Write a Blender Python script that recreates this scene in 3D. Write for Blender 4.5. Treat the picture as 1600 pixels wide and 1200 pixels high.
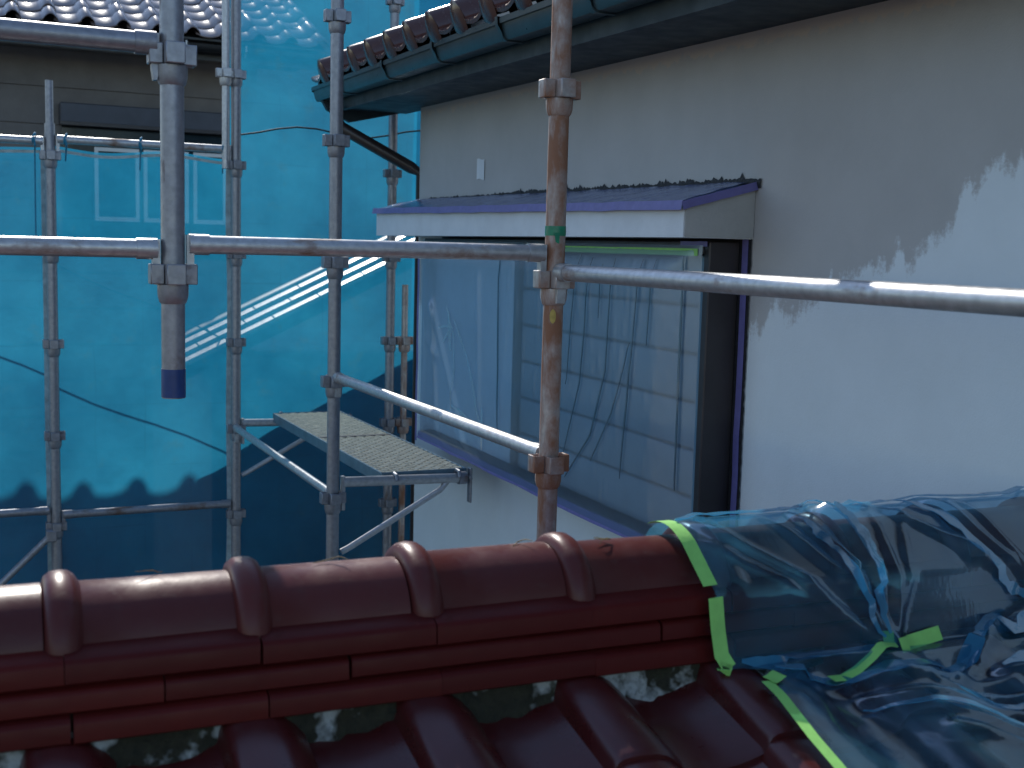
import bpy, math, random
from mathutils import Vector, Matrix, noise
R = math.radians
random.seed(7)
SC = bpy.context.scene
COL = SC.collection
for o in list(bpy.data.objects): bpy.data.objects.remove(o)

Z0 = 4.6            # height of the scaffold's reference socket level above the ground
SUN_AZ, SUN_EL = 2.6, 38.7   # sun azimuth measured from +Y towards +X, elevation

# ------------------------------------------------------------------ camera
yaw, pit, rol = 0.441007, 0.113379, 0.026656
cam = bpy.data.cameras.new('camera'); co = bpy.data.objects.new('camera', cam); COL.objects.link(co)
fw = Vector((math.sin(yaw)*math.cos(pit), math.cos(yaw)*math.cos(pit), -math.sin(pit)))
r0 = Vector((math.cos(yaw), -math.sin(yaw), 0)); u0 = r0.cross(fw)
r2 = r0*math.cos(rol)+u0*math.sin(rol); u2 = -r0*math.sin(rol)+u0*math.cos(rol)
M3 = Matrix((r2, u2, -fw)).transposed()
co.matrix_world = Matrix.Translation((-1.3336, -2.6027, Z0+0.0757)) @ M3.to_4x4()
cam.sensor_width = 36; cam.lens = 1880.53/1600*36
cam.clip_start = 0.05; cam.clip_end = 2000
cam.dof.use_dof = True; cam.dof.focus_distance = 3.2; cam.dof.aperture_fstop = 6.5
SC.camera = co

# ------------------------------------------------------------------ world, sun, exposure
W = bpy.data.worlds.new('World'); SC.world = W; W.use_nodes = True
nt = W.node_tree; bg = nt.nodes['Background']
sky = nt.nodes.new('ShaderNodeTexSky'); sky.sky_type = 'NISHITA'; sky.sun_disc = False
sky.sun_elevation = R(SUN_EL); sky.sun_rotation = R(SUN_AZ); sky.air_density = 1.0; sky.dust_density = 0.2; sky.ozone_density = 1.6
nt.links.new(sky.outputs[0], bg.inputs[0]); bg.inputs[1].default_value = 0.15
sl = bpy.data.lights.new('sun', 'SUN'); sl.energy = 3.9; sl.angle = R(0.53); sl.color = (1.0, .95, .87)
so = bpy.data.objects.new('sun', sl); COL.objects.link(so)
sd = Vector((math.sin(R(SUN_AZ))*math.cos(R(SUN_EL)), math.cos(R(SUN_AZ))*math.cos(R(SUN_EL)), math.sin(R(SUN_EL))))
so.rotation_euler = sd.to_track_quat('Z', 'Y').to_euler(); so.location = (0, 10, 20)
vs = SC.view_settings; vs.view_transform = 'Standard'; vs.look = 'None'; vs.exposure = 0.45; vs.gamma = 1.0
vs.use_curve_mapping = False

# ------------------------------------------------------------------ mesh helpers
class MB:
    def __init__(s): s.v = []; s.f = []
    def add(s, vs, fs):
        b = len(s.v); s.v += [tuple(p) for p in vs]; s.f += [tuple(i+b for i in f) for f in fs]; return s
    def box(s, x0, x1, y0, y1, z0, z1, b=0.0):
        if b <= 0:
            vs = [(x, y, z) for z in (z0, z1) for y in (y0, y1) for x in (x0, x1)]
            return s.add(vs, [(0,2,3,1), (4,5,7,6), (0,1,5,4), (2,6,7,3), (0,4,6,2), (1,3,7,5)])
        # chamfered box: three nested rings
        vs = []
        for z, d in ((z0, b), (z0+b, 0), (z1-b, 0), (z1, b)):
            xa, xb, ya, yb = x0+d, x1-d, y0+d, y1-d
            e = 0 if d else b
            if d: vs += [(xa,ya,z),(xb,ya,z),(xb,ya,z),(xb,yb,z),(xb,yb,z),(xa,yb,z),(xa,yb,z),(xa,ya,z)]
            else: vs += [(xa+e,ya,z),(xb-e,ya,z),(xb,ya+e,z),(xb,yb-e,z),(xb-e,yb,z),(xa+e,yb,z),(xa,yb-e,z),(xa,ya+e,z)]
        fs = [(7,6,5,4,3,2,1,0), tuple(range(24,32))]
        for k in range(3):
            for i in range(8):
                j = (i+1) % 8; fs.append((k*8+i, k*8+j, k*8+8+j, k*8+8+i))
        return s.add(vs, fs)
    def tube(s, p, q, r, n=16, r2=None, inner=0):
        p, q = Vector(p), Vector(q); d = (q-p).normalized(); r2 = r if r2 is None else r2
        a = d.orthogonal().normalized(); b = d.cross(a)
        A = [p+(a*math.cos(2*math.pi*i/n)+b*math.sin(2*math.pi*i/n))*r for i in range(n)]
        B = [q+(a*math.cos(2*math.pi*i/n)+b*math.sin(2*math.pi*i/n))*r2 for i in range(n)]
        fs = [(i, (i+1) % n, n+(i+1) % n, n+i) for i in range(n)]
        if not inner: fs += [tuple(range(n-1, -1, -1)), tuple(range(n, 2*n))]
        else:
            A2 = [p+(v-p)*inner for v in A]; B2 = [q+(v-q)*inner for v in B]
            m = 2*n
            for i in range(n):
                j = (i+1) % n
                fs += [(j, i, m+i, m+j), (n+i, n+j, m+n+j, m+n+i), (m+i, m+n+i, m+n+j, m+j)]
            return s.add(A+B+A2+B2, fs)
        return s.add(A+B, fs)
    def path(s, pts, r, n=8, closed_ends=True):
        pts = [Vector(p) for p in pts]; vs = []; fs = []; a = None
        for i, p in enumerate(pts):
            d = (pts[min(i+1, len(pts)-1)]-pts[max(i-1, 0)]).normalized()
            if a is None: a = d.orthogonal().normalized()
            a = (a-d*a.dot(d)).normalized(); b = d.cross(a)
            rr = r[i] if isinstance(r, (list, tuple)) else r
            vs += [p+(a*math.cos(2*math.pi*k/n)+b*math.sin(2*math.pi*k/n))*rr for k in range(n)]
        for i in range(len(pts)-1):
            for k in range(n): fs.append((i*n+k, i*n+(k+1) % n, i*n+n+(k+1) % n, i*n+n+k))
        if closed_ends: fs += [tuple(range(n-1, -1, -1)), tuple(range(len(vs)-n, len(vs)))]
        return s.add(vs, fs)
    def prism(s, prof, x0, x1, axis=0):
        # closed profile swept along an axis; profile gives the other two coordinates in order
        def P(a, u):
            return (u, a[0], a[1]) if axis == 0 else ((a[0], u, a[1]) if axis == 1 else (a[0], a[1], u))
        n = len(prof)
        vs = [P(a, x0) for a in prof]+[P(a, x1) for a in prof]
        fs = [(i, (i+1) % n, n+(i+1) % n, n+i) for i in range(n)]+[tuple(range(n-1, -1, -1)), tuple(range(n, 2*n))]
        return s.add(vs, fs)
    def grid(s, fn, nu, nv):
        vs = [fn(i/nu, j/nv) for j in range(nv+1) for i in range(nu+1)]
        fs = [(j*(nu+1)+i, j*(nu+1)+i+1, (j+1)*(nu+1)+i+1, (j+1)*(nu+1)+i) for j in range(nv) for i in range(nu)]
        return s.add(vs, fs)
    def ribbon(s, pts, nrm, w, t=.0006):
        # strip through pts, across direction = tangent x normal
        pts = [Vector(p) for p in pts]; vs = []
        for i, p in enumerate(pts):
            d = (pts[min(i+1, len(pts)-1)]-pts[max(i-1, 0)]).normalized()
            n = Vector(nrm[i] if isinstance(nrm, list) else nrm).normalized(); a = d.cross(n).normalized()
            ww = w[i] if isinstance(w, list) else w
            vs += [p-a*ww/2, p+a*ww/2, p+a*ww/2+n*t, p-a*ww/2+n*t]
        fs = [(3,2,1,0), tuple(len(vs)-4+k for k in range(4))]
        for i in range(len(pts)-1):
            for k in range(4): fs.append((i*4+k, i*4+(k+1) % 4, i*4+4+(k+1) % 4, i*4+4+k))
        return s.add(vs, fs)
    def mesh(s, name, mat, smooth=35):
        m = bpy.data.meshes.new(name); m.from_pydata([tuple(p) for p in s.v], [], s.f); m.validate(); m.update()
        if smooth:
            m.polygons.foreach_set('use_smooth', [True]*len(m.polygons))
            m.set_sharp_from_angle(angle=R(smooth))
        m.materials.append(mat); return m
def ob(name, data, parent=None, loc=None, rot=None):
    o = bpy.data.objects.new(name, data); COL.objects.link(o)
    if parent is not None: o.parent = parent
    if loc is not None: o.location = loc
    if rot is not None: o.rotation_euler = rot
    return o
def part(name, mb, mat, parent, smooth=35): return ob(name, mb.mesh(name, mat, smooth), parent)
def tag(o, label=None, cat=None, group=None, kind=None):
    if label: o['label'] = label
    if cat: o['category'] = cat
    if group: o['group'] = group
    if kind: o['kind'] = kind
    return o
def thing(name, label, cat, loc=(0,0,0), rot=(0,0,0), group=None):
    return tag(ob(name, None, None, loc, rot), label, cat, group)

# ------------------------------------------------------------------ materials
class NT:
    def __init__(s, name):
        s.m = bpy.data.materials.new(name); s.m.use_nodes = True; s.t = s.m.node_tree
        s.b = s.t.nodes['Principled BSDF']; s.out = s.t.nodes['Material Output']
    def n(s, ty, **kw):
        x = s.t.nodes.new('ShaderNode'+ty)
        for k, v in kw.items():
            if k.startswith('i_'):
                x.inputs[k[2:].replace('_', ' ')].default_value = v
            else: setattr(x, k, v)
        return x
    def l(s, a, b): s.t.links.new(a, b)
    def coord(s): return s.n('TexCoord').outputs['Object']
    def noise(s, scale, detail=4, rough=.55, vec=None, dist=0):
        x = s.n('TexNoise'); x.inputs['Scale'].default_value = scale; x.inputs['Detail'].default_value = detail
        x.inputs['Roughness'].default_value = rough; x.inputs['Distortion'].default_value = dist
        s.l(vec if vec is not None else s.coord(), x.inputs['Vector']); return x.outputs['Fac']
    def map(s, v, a, b, c=0, d=1):
        x = s.n('MapRange'); s.l(v, x.inputs[0])
        for i, q in enumerate((a, b, c, d)): x.inputs[i+1].default_value = q
        return x.outputs[0]
    def math(s, op, a, b=None):
        x = s.n('Math', operation=op)
        for i, q in enumerate((a, b)):
            if q is None: continue
            if isinstance(q, (int, float)): x.inputs[i].default_value = q
            else: s.l(q, x.inputs[i])
        return x.outputs[0]
    def mix(s, fac, a, b, mode='MIX'):
        x = s.n('Mix', data_type='RGBA', blend_type=mode)
        for i, q in ((0, fac), (6, a), (7, b)):
            if isinstance(q, (int, float)): x.inputs[i].default_value = q
            elif isinstance(q, (tuple, list)): x.inputs[i].default_value = tuple(q)+((1,) if len(q) == 3 else ())
            else: s.l(q, x.inputs[i])
        return x.outputs[2]
    def bump(s, h, strength=.3, dist=.01):
        x = s.n('Bump'); x.inputs['Strength'].default_value = strength; x.inputs['Distance'].default_value = dist
        s.l(h, x.inputs['Height']); s.l(x.outputs[0], s.b.inputs['Normal']); return x.outputs[0]
    def set(s, **kw):
        for k, v in kw.items():
            i = s.b.inputs[k.replace('_', ' ')]
            if isinstance(v, (int, float, tuple)): i.default_value = v if not isinstance(v, tuple) or len(v) == 4 else v+(1,)
            else: s.l(v, i)
        return s
def plain(name, col, rough=.6, metal=0, var=.25, scale=12, bump=.15, bscale=80):
    t = NT(name); f = t.noise(scale, 5)
    c = t.mix(t.map(f, .3, .7), tuple(x*(1-var) for x in col), tuple(min(1, x*(1+var)) for x in col))
    t.set(Base_Color=c, Metallic=metal, Roughness=t.map(t.noise(scale*2.3), .3, .7, rough*.85, min(1, rough*1.15)))
    if bump: t.bump(t.noise(bscale, 3), bump, .004)
    return t.m
def galv(name, base, rust, amount, rough=.36):
    t = NT(name); mp = t.n('Mapping'); mp.inputs['Scale'].default_value = (.22, 1, .22); t.l(t.coord(), mp.inputs[0]); f = t.noise(22, 6, .65, mp.outputs[0]); g = t.noise(60, 3)
    info = t.n('ObjectInfo')
    k = t.math('ADD', f, t.math('MULTIPLY', t.math('SUBTRACT', info.outputs['Random'], .5), .12))
    rm = t.map(k, .62-amount*.3, .74-amount*.2)
    c = t.mix(t.map(g, .3, .7), tuple(x*.75 for x in base), base)
    c = t.mix(rm, c, rust)
    t.set(Base_Color=c, Metallic=t.map(rm, 0, 1, .62, .1), Roughness=t.math('ADD', t.map(rm, 0, 1, rough, .8), t.map(t.noise(35, 4), .3, .7, -.06, .08)))
    t.bump(t.noise(140, 3), .12, .002); return t.m
GALV = galv('galvanised_steel', (.50, .51, .52), (.20, .11, .07), .02, .40)
RUSTY = galv('rusty_steel', (.50, .47, .45), (.27, .13, .075), .66, .45)
DULL = galv('weathered_steel', (.30, .31, .34), (.12, .075, .055), .08, .42)
def glazed(name, a, b, rough=.24, dirt=(.10, .07, .06), spec=.5, coat=.25):
    t = NT(name); info = t.n('ObjectInfo'); f = t.noise(7, 5)
    c = t.mix(info.outputs['Random'], a, b)
    c = t.mix(t.map(f, .35, .75, 0, .45), c, tuple(x*.55 for x in a))
    d = t.map(t.noise(26, 6, .7), .56, .8, 0, .5)
    c = t.mix(d, c, dirt)
    t.set(Base_Color=c, Roughness=t.math('ADD', t.map(t.noise(18, 4), .3, .7, rough*.8, rough*1.35), t.math('MULTIPLY', d, .5)), Coat_Weight=coat, Coat_Roughness=.22, Specular_IOR_Level=spec)
    t.bump(t.noise(45, 4), .10, .004); return t.m
TILE = glazed('dark_red_glazed_tile', (.068, .0085, .008), (.100, .0115, .0095), .36, (.05, .02, .016), .10, .02)
ROOFT = glazed('red_glazed_roof_tile', (.060, .0085, .0085), (.080, .011, .010), .30, (.05, .02, .016), .55, .2)
CAPM = glazed('plum_glazed_cap_tile', (.078, .017, .016), (.105, .020, .017), .36, (.08, .04, .035), .24, .05)
EAVET = glazed('brown_glazed_tile', (.075, .032, .026), (.10, .042, .032), .2)
SHINY = glazed('silver_glazed_tile', (.42, .39, .36), (.52, .48, .45), .36, (.3, .28, .25), 1.0, .5)
NEIT = glazed('grey_brown_glazed_tile', (.15, .11, .10), (.21, .16, .14), .19, (.1, .08, .07), .9, .6)
def mesh_sheet_mat():
    t = NT('blue_mesh_sheet'); v = t.coord()
    f = t.noise(1.6, 5, .6); g = t.noise(9, 5, .65)
    f = t.math('ADD', t.math('MULTIPLY', f, .82), t.math('MULTIPLY', t.noise(6, 5, .7), .18))
    c = t.mix(t.map(f, .36, .64), (.009, .155, .285), (.020, .250, .415))
    sx = t.n('SeparateXYZ'); t.l(v, sx.inputs[0]); wob = t.noise(2.5, 2)
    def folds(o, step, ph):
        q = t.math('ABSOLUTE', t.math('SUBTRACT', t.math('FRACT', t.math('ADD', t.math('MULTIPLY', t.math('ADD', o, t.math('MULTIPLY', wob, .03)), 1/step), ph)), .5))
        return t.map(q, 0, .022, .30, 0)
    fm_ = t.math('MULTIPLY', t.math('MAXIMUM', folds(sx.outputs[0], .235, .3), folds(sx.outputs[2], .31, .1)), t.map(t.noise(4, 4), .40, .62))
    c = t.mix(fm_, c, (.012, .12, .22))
    stain = t.map(g, .58, .78, 0, .38)
    c = t.mix(stain, c, (.06, .20, .25))
    d = t.n('BsdfDiffuse'); t.l(t.mix(.5, c, (.01, .12, .25)), d.inputs[0])
    tr = t.n('BsdfTranslucent'); t.l(c, tr.inputs[0])
    bn = t.n('Bump'); bn.inputs['Strength'].default_value = .5; bn.inputs['Distance'].default_value = .02
    t.l(t.noise(5, 5, .6), bn.inputs['Height']); t.l(bn.outputs[0], d.inputs['Normal']); t.l(bn.outputs[0], tr.inputs['Normal'])
    tp = t.n('BsdfTransparent'); tp.inputs[0].default_value = (.97, .98, 1, 1)
    m1 = t.n('MixShader'); m1.inputs[0].default_value = .72; t.l(d.outputs[0], m1.inputs[1]); t.l(tr.outputs[0], m1.inputs[2])
    m2 = t.n('MixShader'); m2.inputs[0].default_value = .30; t.l(m1.outputs[0], m2.inputs[1]); t.l(tp.outputs[0], m2.inputs[2])
    t.l(m2.outputs[0], t.out.inputs[0]); return t.m
SHEET = mesh_sheet_mat()
def film_mat(name, tint, body, opac, trans, rough, bs=30, bstr=.4, var=.25, gloss=.5):
    t = NT(name); v = t.coord()
    n1 = t.noise(bs, 5, .6, v, 1.2)
    bn = t.n('Bump'); bn.inputs['Strength'].default_value = bstr; bn.inputs['Distance'].default_value = .006; t.l(n1, bn.inputs['Height'])
    gl = t.n('BsdfGlossy'); gl.inputs['Roughness'].default_value = rough; gl.inputs[0].default_value = (.9, .95, 1, 1)
    d = t.n('BsdfDiffuse'); d.inputs[0].default_value = body+(1,)
    tr = t.n('BsdfTranslucent'); tr.inputs[0].default_value = body+(1,)
    for q in (gl, d, tr): t.l(bn.outputs[0], q.inputs['Normal'])
    tp = t.n('BsdfTransparent'); tp.inputs[0].default_value = tint+(1,)
    m1 = t.n('MixShader'); m1.inputs[0].default_value = trans; t.l(d.outputs[0], m1.inputs[1]); t.l(tr.outputs[0], m1.inputs[2])
    m2 = t.n('MixShader'); t.l(t.map(t.noise(6, 4, .6, v), .3, .7, opac*(1-var), opac*(1+var)), m2.inputs[0]); t.l(tp.outputs[0], m2.inputs[1]); t.l(m1.outputs[0], m2.inputs[2])
    fr = t.n('Fresnel'); fr.inputs[0].default_value = 1.45; t.l(bn.outputs[0], fr.inputs['Normal']); frk = t.math('MULTIPLY', fr.outputs[0], gloss)
    m3 = t.n('MixShader'); t.l(frk, m3.inputs[0]); t.l(m2.outputs[0], m3.inputs[1]); t.l(gl.outputs[0], m3.inputs[2])
    t.l(m3.outputs[0], t.out.inputs[0]); return t.m
FILM = film_mat('blue_polythene_film', (.66, .85, .96), (.10, .38, .56), .24, .6, .15, 7, .12, .75, .22)
FOLD = film_mat('doubled_blue_film', (.35, .72, .90), (.10, .45, .66), .55, .65, .18, 20, .25, .5, .4)
WFILM = film_mat('clear_masking_film', (.80, .90, .97), (.30, .43, .56), .27, .3, .40, 5, .08, .15, .14)
PFILM = film_mat('violet_tinted_film', (.6, .62, .9), (.20, .24, .50), .75, .3, .12, 30, .5)
DPLEAT = film_mat('shade_painted_pleat', (.35, .45, .55), (.04, .06, .085), .55, .2, .3, 20, .1, .2, .2)  # pleats of doubled film, their crease shade put into a dark colour
LGLINT = film_mat('painted_crinkle_glint', (.9, .95, 1.0), (.62, .66, .66), .42, .3, .2, 20, .1, .4, .4)  # highlights on the film's crinkles, painted as a pale film
GREEN = plain('yellow_green_tape', (.24, .56, .13), .55, 0, .08, 40, .2, 60)
PURPLE = plain('violet_tape', (.14, .13, .33), .5, 0, .12, 30, .2, 60)
BLACKT = plain('black_bitumen', (.012, .013, .016), .7, 0, .4, 60, .8, 90)
FASC = plain('dark_teal_painted_metal', (.013, .028, .037), .62, 0, .2, 6, .06)
GUT = plain('gutter_paint', (.035, .058, .066), .32, 0, .2, 8, .05)
BROWNP = plain('dark_brown_pipe', (.03, .022, .02), .35, 0, .25, 20, .1)
HOODW = plain('white_primer', (.64, .67, .69), .75, 0, .06, 9, .3, 120)
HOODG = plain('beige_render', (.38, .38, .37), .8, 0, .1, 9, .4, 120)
FRAME = plain('dark_bronze_frame', (.035, .03, .032), .45, 0, .2, 9, .1)
FRLITE = plain('pale_blue_sash', (.16, .26, .33), .4, 0, .1, 9, .1)
SLAT = plain('slate_blue_shutter', (.12, .175, .22), .5, 0, .12, 5, .12, 60)
CURT = plain('pale_pane_backing', (.42, .52, .60), .5, 0, .06, 2, .05)
MORT = plain('earth_mortar', (.035, .033, .022), .95, 0, .5, 30, .9, 60)
GROUNDM = plain('packed_gravel', (.075, .072, .068), .95, 0, .35, 4, .8, 30)
NWALL = plain('grey_brown_siding', (.15, .138, .13), .85, 0, .12, 5, .3, 50)
NBOX = plain('shutter_box_paint', (.045, .05, .065), .5, 0, .15, 6, .1)
NGUT = plain('black_gutter', (.012, .013, .014), .4, 0, .2, 6, .05)
WHITEF = plain('white_window_frame', (.62, .64, .62), .5, 0, .05, 6, .05)
DARKG = plain('dark_glass', (.012, .016, .018), .12, 0, .1, 4, 0)
BLUEB = plain('blue_vinyl_band', (.01, .045, .17), .4, 0, .15, 30, .1)
GTAG = plain('green_vinyl_tag', (.005, .20, .10), .35, 0, .3, 30, .2)
YEL = plain('yellow_paint', (.45, .34, .08), .6, 0, .2, 60, .2)
CORD = plain('blue_cord', (.02, .20, .32), .7, 0, .2, 60, .3)
HEM = plain('pale_hem_webbing', (.32, .42, .45), .8, 0, .3, 25, .4)
CABLE = plain('black_cable', (.012, .02, .028), .5, 0, .1, 20, 0)
TWIG = plain('dry_stalk', (.20, .14, .06), .8, 0, .3, 50, .3)
DECK = plain('galvanised_deck', (.78, .66, .45), .5, .1, .2, 25, .2)
DECKF = plain('blue_grey_plank_frame', (.13, .21, .26), .45, .4, .2, 15, .1)
def plaster_mat():
    t = NT('mossy_plaster'); f = t.noise(11, 4, .6); g = t.noise(55, 5, .7)
    info = t.n('ObjectInfo'); k = t.math('ADD', f, t.math('MULTIPLY', t.math('SUBTRACT', info.outputs['Random'], .5), .22))
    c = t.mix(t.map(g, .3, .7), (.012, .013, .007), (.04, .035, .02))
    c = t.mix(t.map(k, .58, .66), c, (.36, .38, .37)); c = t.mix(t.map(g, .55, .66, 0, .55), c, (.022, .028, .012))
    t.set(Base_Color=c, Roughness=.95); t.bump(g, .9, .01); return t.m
PLAST = plaster_mat()
def wall_mat():
    # old grey-beige coat, with fresh pale primer rolled up to an uneven height and cut in under the eave
    t = NT('half_primed_render'); v = t.coord(); sp = t.n('SeparateXYZ'); t.l(v, sp.inputs[0])
    y, z = sp.outputs[1], sp.outputs[2]
    rp = t.n('ValToRGB'); el = rp.color_ramp.elements
    pts = [(-1.6, .30), (-.90, .27), (-.662, .262), (-.650, .150), (-.53, .094), (-.36, .046), (-.15, -.04), (.10, -.112), (2.0, -.2)]
    P = [((a+1.6)/3.6, (b+.5)) for a, b in pts]
    el[0].position = P[0][0]; el[0].color = (P[0][1],)*3+(1,); el[1].position = P[-1][0]; el[1].color = (P[-1][1],)*3+(1,)
    for a, b in P[1:-1]:
        e = el.new(a); e.color = (b, b, b, 1)
    t.l(t.map(y, -1.6, 2.0), rp.inputs[0])
    zb = t.math('SUBTRACT', rp.outputs[0], .5)
    # roller marks: blocky vertical strokes and scuffed edge
    mp = t.n('Mapping'); mp.inputs['Scale'].default_value = (1, 14, 2.5); t.l(v, mp.inputs[0])
    stroke = t.map(t.noise(1, 3, .6, mp.outputs[0]), .3, .7, -.05, .05)
    scuff = t.map(t.noise(38, 5, .75, v), .3, .7, -.028, .028)
    d = t.math('ADD', t.math('SUBTRACT', zb, z), t.math('ADD', stroke, scuff))
    m1 = t.map(d, -.012, .022)
    top = t.math('ADD', t.math('SUBTRACT', z, t.math('ADD', t.math('MULTIPLY', y, .02), .630)), t.map(t.noise(16, 5, .7, v), .3, .7, -.022, .022))
    m2 = t.map(top, -.002, .006, 0, .75)
    f = t.noise(3.5, 5, .6); grit = t.noise(190, 3, .6, v)
    old = t.mix(t.map(f, .3, .7), (.395, .390, .380), (.445, .44, .43))
    new = t.mix(t.map(f, .3, .7), (.62, .68, .70), (.68, .74, .765))
    c = t.mix(m1, old, new); c = t.mix(m2, c, (.52, .45, .38))
    # drips, patch of filler
    sc = t.map(t.noise(70, 6, .8, v), .70, .78, 0, .35); c = t.mix(sc, c, (.12, .12, .12))
    t.set(Base_Color=c, Roughness=.86)
    h = t.math('ADD', t.math('MULTIPLY', grit, .5), t.noise(24, 4, .6, v))
    t.bump(h, .35, .004); return t.m
WALL = wall_mat()

# ------------------------------------------------------------------ ground
g = ob('ground', MB().grid(lambda a, b: ((a-.5)*1200, (b-.5)*1200, 0), 8, 8).mesh('ground', GROUNDM)); tag(g, kind='structure')

# ------------------------------------------------------------------ roof tiles (shared J-profile)
def jtile(P=.247, Lg=.30, ex=.225, th=.014, roll=.040, name='roof_tile', mat=TILE, n=9, flat=False, rise=.020):
    prof = []
    if flat:      # broad flat-crowned roll with a steep side
        prof = [(a*P, .014*(1-a/.30)**2 if a < .30 else .016*((a-.30)/.33)**2) for a in (0, .06, .14, .22, .30, .38, .46, .54, .60, .63)]
        prof += [(a*P, .016+h*roll) for a, h in ((.65, .42), (.668, .80), (.70, .95), (.76, 1.0), (.84, 1.0), (.91, .95), (.97, .80), (1.03, .50), (1.085, .10), (1.105, -.05))]
    for i in range(0 if flat else n):
        a = i/(n-1)*.70; prof.append((a*P, .020*(2*a/.70-1)**2))
    for i in range(1, 1 if flat else 8):
        a = i/7; prof.append(((.70+a*.42)*P, .020+roll*math.sin(math.pi*a)**.75 if a < 1 else .020))
    mb = MB(); k = len(prof)
    rows = []
    for y, dz in ((0, -.005), (.007, 0), (Lg, -rise)):
        rows.append([(x, y, z+rise+dz) for x, z in prof])
    bot = [(x, .0, z+rise-th) for x, z in prof]
    vs = bot+rows[0]+rows[1]+rows[2]
    fs = []
    for r in range(3):
        for i in range(k-1): fs.append((r*k+i, r*k+i+1, (r+1)*k+i+1, (r+1)*k+i))
    # right-hand lip and underside
    bb = len(vs); vs += [(prof[-1][0], 0, prof[-1][1]+rise-th-.004), (prof[-1][0], Lg, prof[-1][1]-.018), (0, 0, .02+rise-th), (0, Lg, 0)]
    fs += [(k-1, bb, bb+1, 4*k-1, 3*k-1, 2*k-1), (bb+2, 0, k, 2*k, 3*k, bb+3)]
    mb.add(vs, fs)
    if name == 'eave_tile':      # closed, slightly bulging roll end and hanging lip
        ed = [(x, -.002, z+rise) for x, z in prof if x >= .70*P-1e-6]; cx_ = sum(p[0] for p in ed)/len(ed)
        low_ = [(ed[-1][0]-.004, -.002, -.016), (cx_, -.002, -.030), (ed[0][0]+.004, -.002, -.016)]
        ring = ed+low_; m_ = len(ring)
        mb.add(ring+[(cx_+(x-cx_)*.7, -.012, .02+(z-.02)*.7) for x, y, z in ring]+[(cx_, -.015, .022)], [(i, (i+1) % m_, m_+(i+1) % m_, m_+i) for i in range(m_)]+[(m_+i, m_+(i+1) % m_, 2*m_) for i in range(m_)])
    return mb.mesh(name, mat, 40)
def tile_field(parent, mesh, x_of, origin, slope, sgn, rows, ex, cols, P, name='roof_tile', jit=.0015, flip=False, yaw=0):
    # lays courses; the tile's local +y runs up the slope. origin = point of first course's front edge, column 0
    for r in rows:
        for c in cols:
            up = r*ex
            o = ob(name, mesh, parent)
            o.location = (origin[0]+c*P+random.uniform(-jit, jit), origin[1]+sgn*up*math.cos(slope), origin[2]+up*math.sin(slope)+random.uniform(-jit, jit))
            o.rotation_euler = (slope+random.uniform(-.006, .006), random.uniform(-.006, .006), random.uniform(-.004, .004))

# ------------------------------------------------------------------ this house (frame: x into the wall, y along the wall, wall plane x=0)
HROT = -R(2.0)
house = thing('house', 'two storey house with half primed pale wall, hooded window and dark red tile roofs', 'house', (.65, 0, Z0), (0, 0, HROT))
YC = 2.925        # far corner of the wall
def ztop(y): return .662+.0205*y
w = MB()
ys = [-4.5, -1.5, 0, 1.5, YC]
w.add([(0, y, -Z0) for y in ys]+[(0, y, ztop(y)+.02) for y in ys]+[(.14, y, -Z0) for y in ys]+[(.14, y, ztop(y)+.02) for y in ys],
      [(i+1, i, 5+i, 6+i) for i in range(4)]+[(10+i, 11+i, 16+i, 15+i) for i in range(4)]+[(4, 9, 19, 14), (0, 10, 15, 5)])
part('wall', w, WALL, house, 0)
part('end_wall', MB().box(.142, 5.0, YC-.142, YC-.002, -Z0, ztop(YC)+.6), WALL, house, 0)
part('wall_patch', MB().grid(lambda a, b: (-.0035, 2.16-.085*a, .355+.085*b+.004*math.sin(a*5+b*7)), 6, 2), HOODW, house)

# eave: soffit, fascia, gutter, roof deck
YE = 3.30
def eave_strip(name, mat, prof, y0=-4.5, y1=YE, n=10, closed=True):
    mb = MB(); vs = []; k = len(prof)
    for i in range(n+1):
        y = y0+(y1-y0)*i/n; dz = .0205*y
        vs += [(x, y, z+dz) for x, z in prof]
    fs = []
    for i in range(n):
        for j in range(k if closed else k-1):
            fs.append((i*k+j, i*k+(j+1) % k, (i+1)*k+(j+1) % k, (i+1)*k+j))
    if closed: fs += [tuple(range(k)), tuple(range(len(vs)-1, len(vs)-k-1, -1))]
    mb.add(vs, fs); return part(name, mb, mat, house, 30)
eave_strip('soffit', FASC, [(-.292, .667), (-.292, .684), (.05, .684), (.05, .667)])
eave_strip('fascia_board', FASC, [(-.320, .655), (-.320, .80), (-.295, .80), (-.295, .655)])
gp = [(-.424, .752), (-.426, .768), (-.4175, .770), (-.4165, .752), (-.404, .712), (-.396, .704), (-.340, .704), (-.330, .710), (-.321, .752)]
gin = [(x+(.004 if x < -.372 else -.004)*(1 if abs(x+.372) > .01 else 0), z+.004) for x, z in reversed(gp)]
gutter = eave_strip('gutter', GUT, gp+gin, -4.5, YE+.07, 14)
for y in (2.86, 2.17, 1.55, .93, .31, -.31, -.93):
    dz = .0205*y
    mb = MB().prism([(-.430, .748+dz), (-.432, .773+dz), (-.424, .773+dz), (-.424, .748+dz), (-.410, .708+dz), (-.398, .699+dz), (-.336, .699+dz), (-.336, .7035+dz), (-.397, .7035+dz), (-.4075, .712+dz)], y-.011, y+.011, 1)
    part('gutter_bracket', mb, GUT, gutter)
mb = MB(); mb.add([(x, YE+.072, z+.0205*YE) for x, z in gp], [tuple(range(len(gp)))]); part('gutter_end_cap', mb, GUT, gutter)
part('barge_board', MB().prism([(-.41, .800), (-.405, .885), (.9, .885+.585), (.9, .96), (.13, .762), (-.25, .672), (-.366, .725)], YE-.02, YE+.012, 1), FASC, house)
SL = R(24.2)
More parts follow.
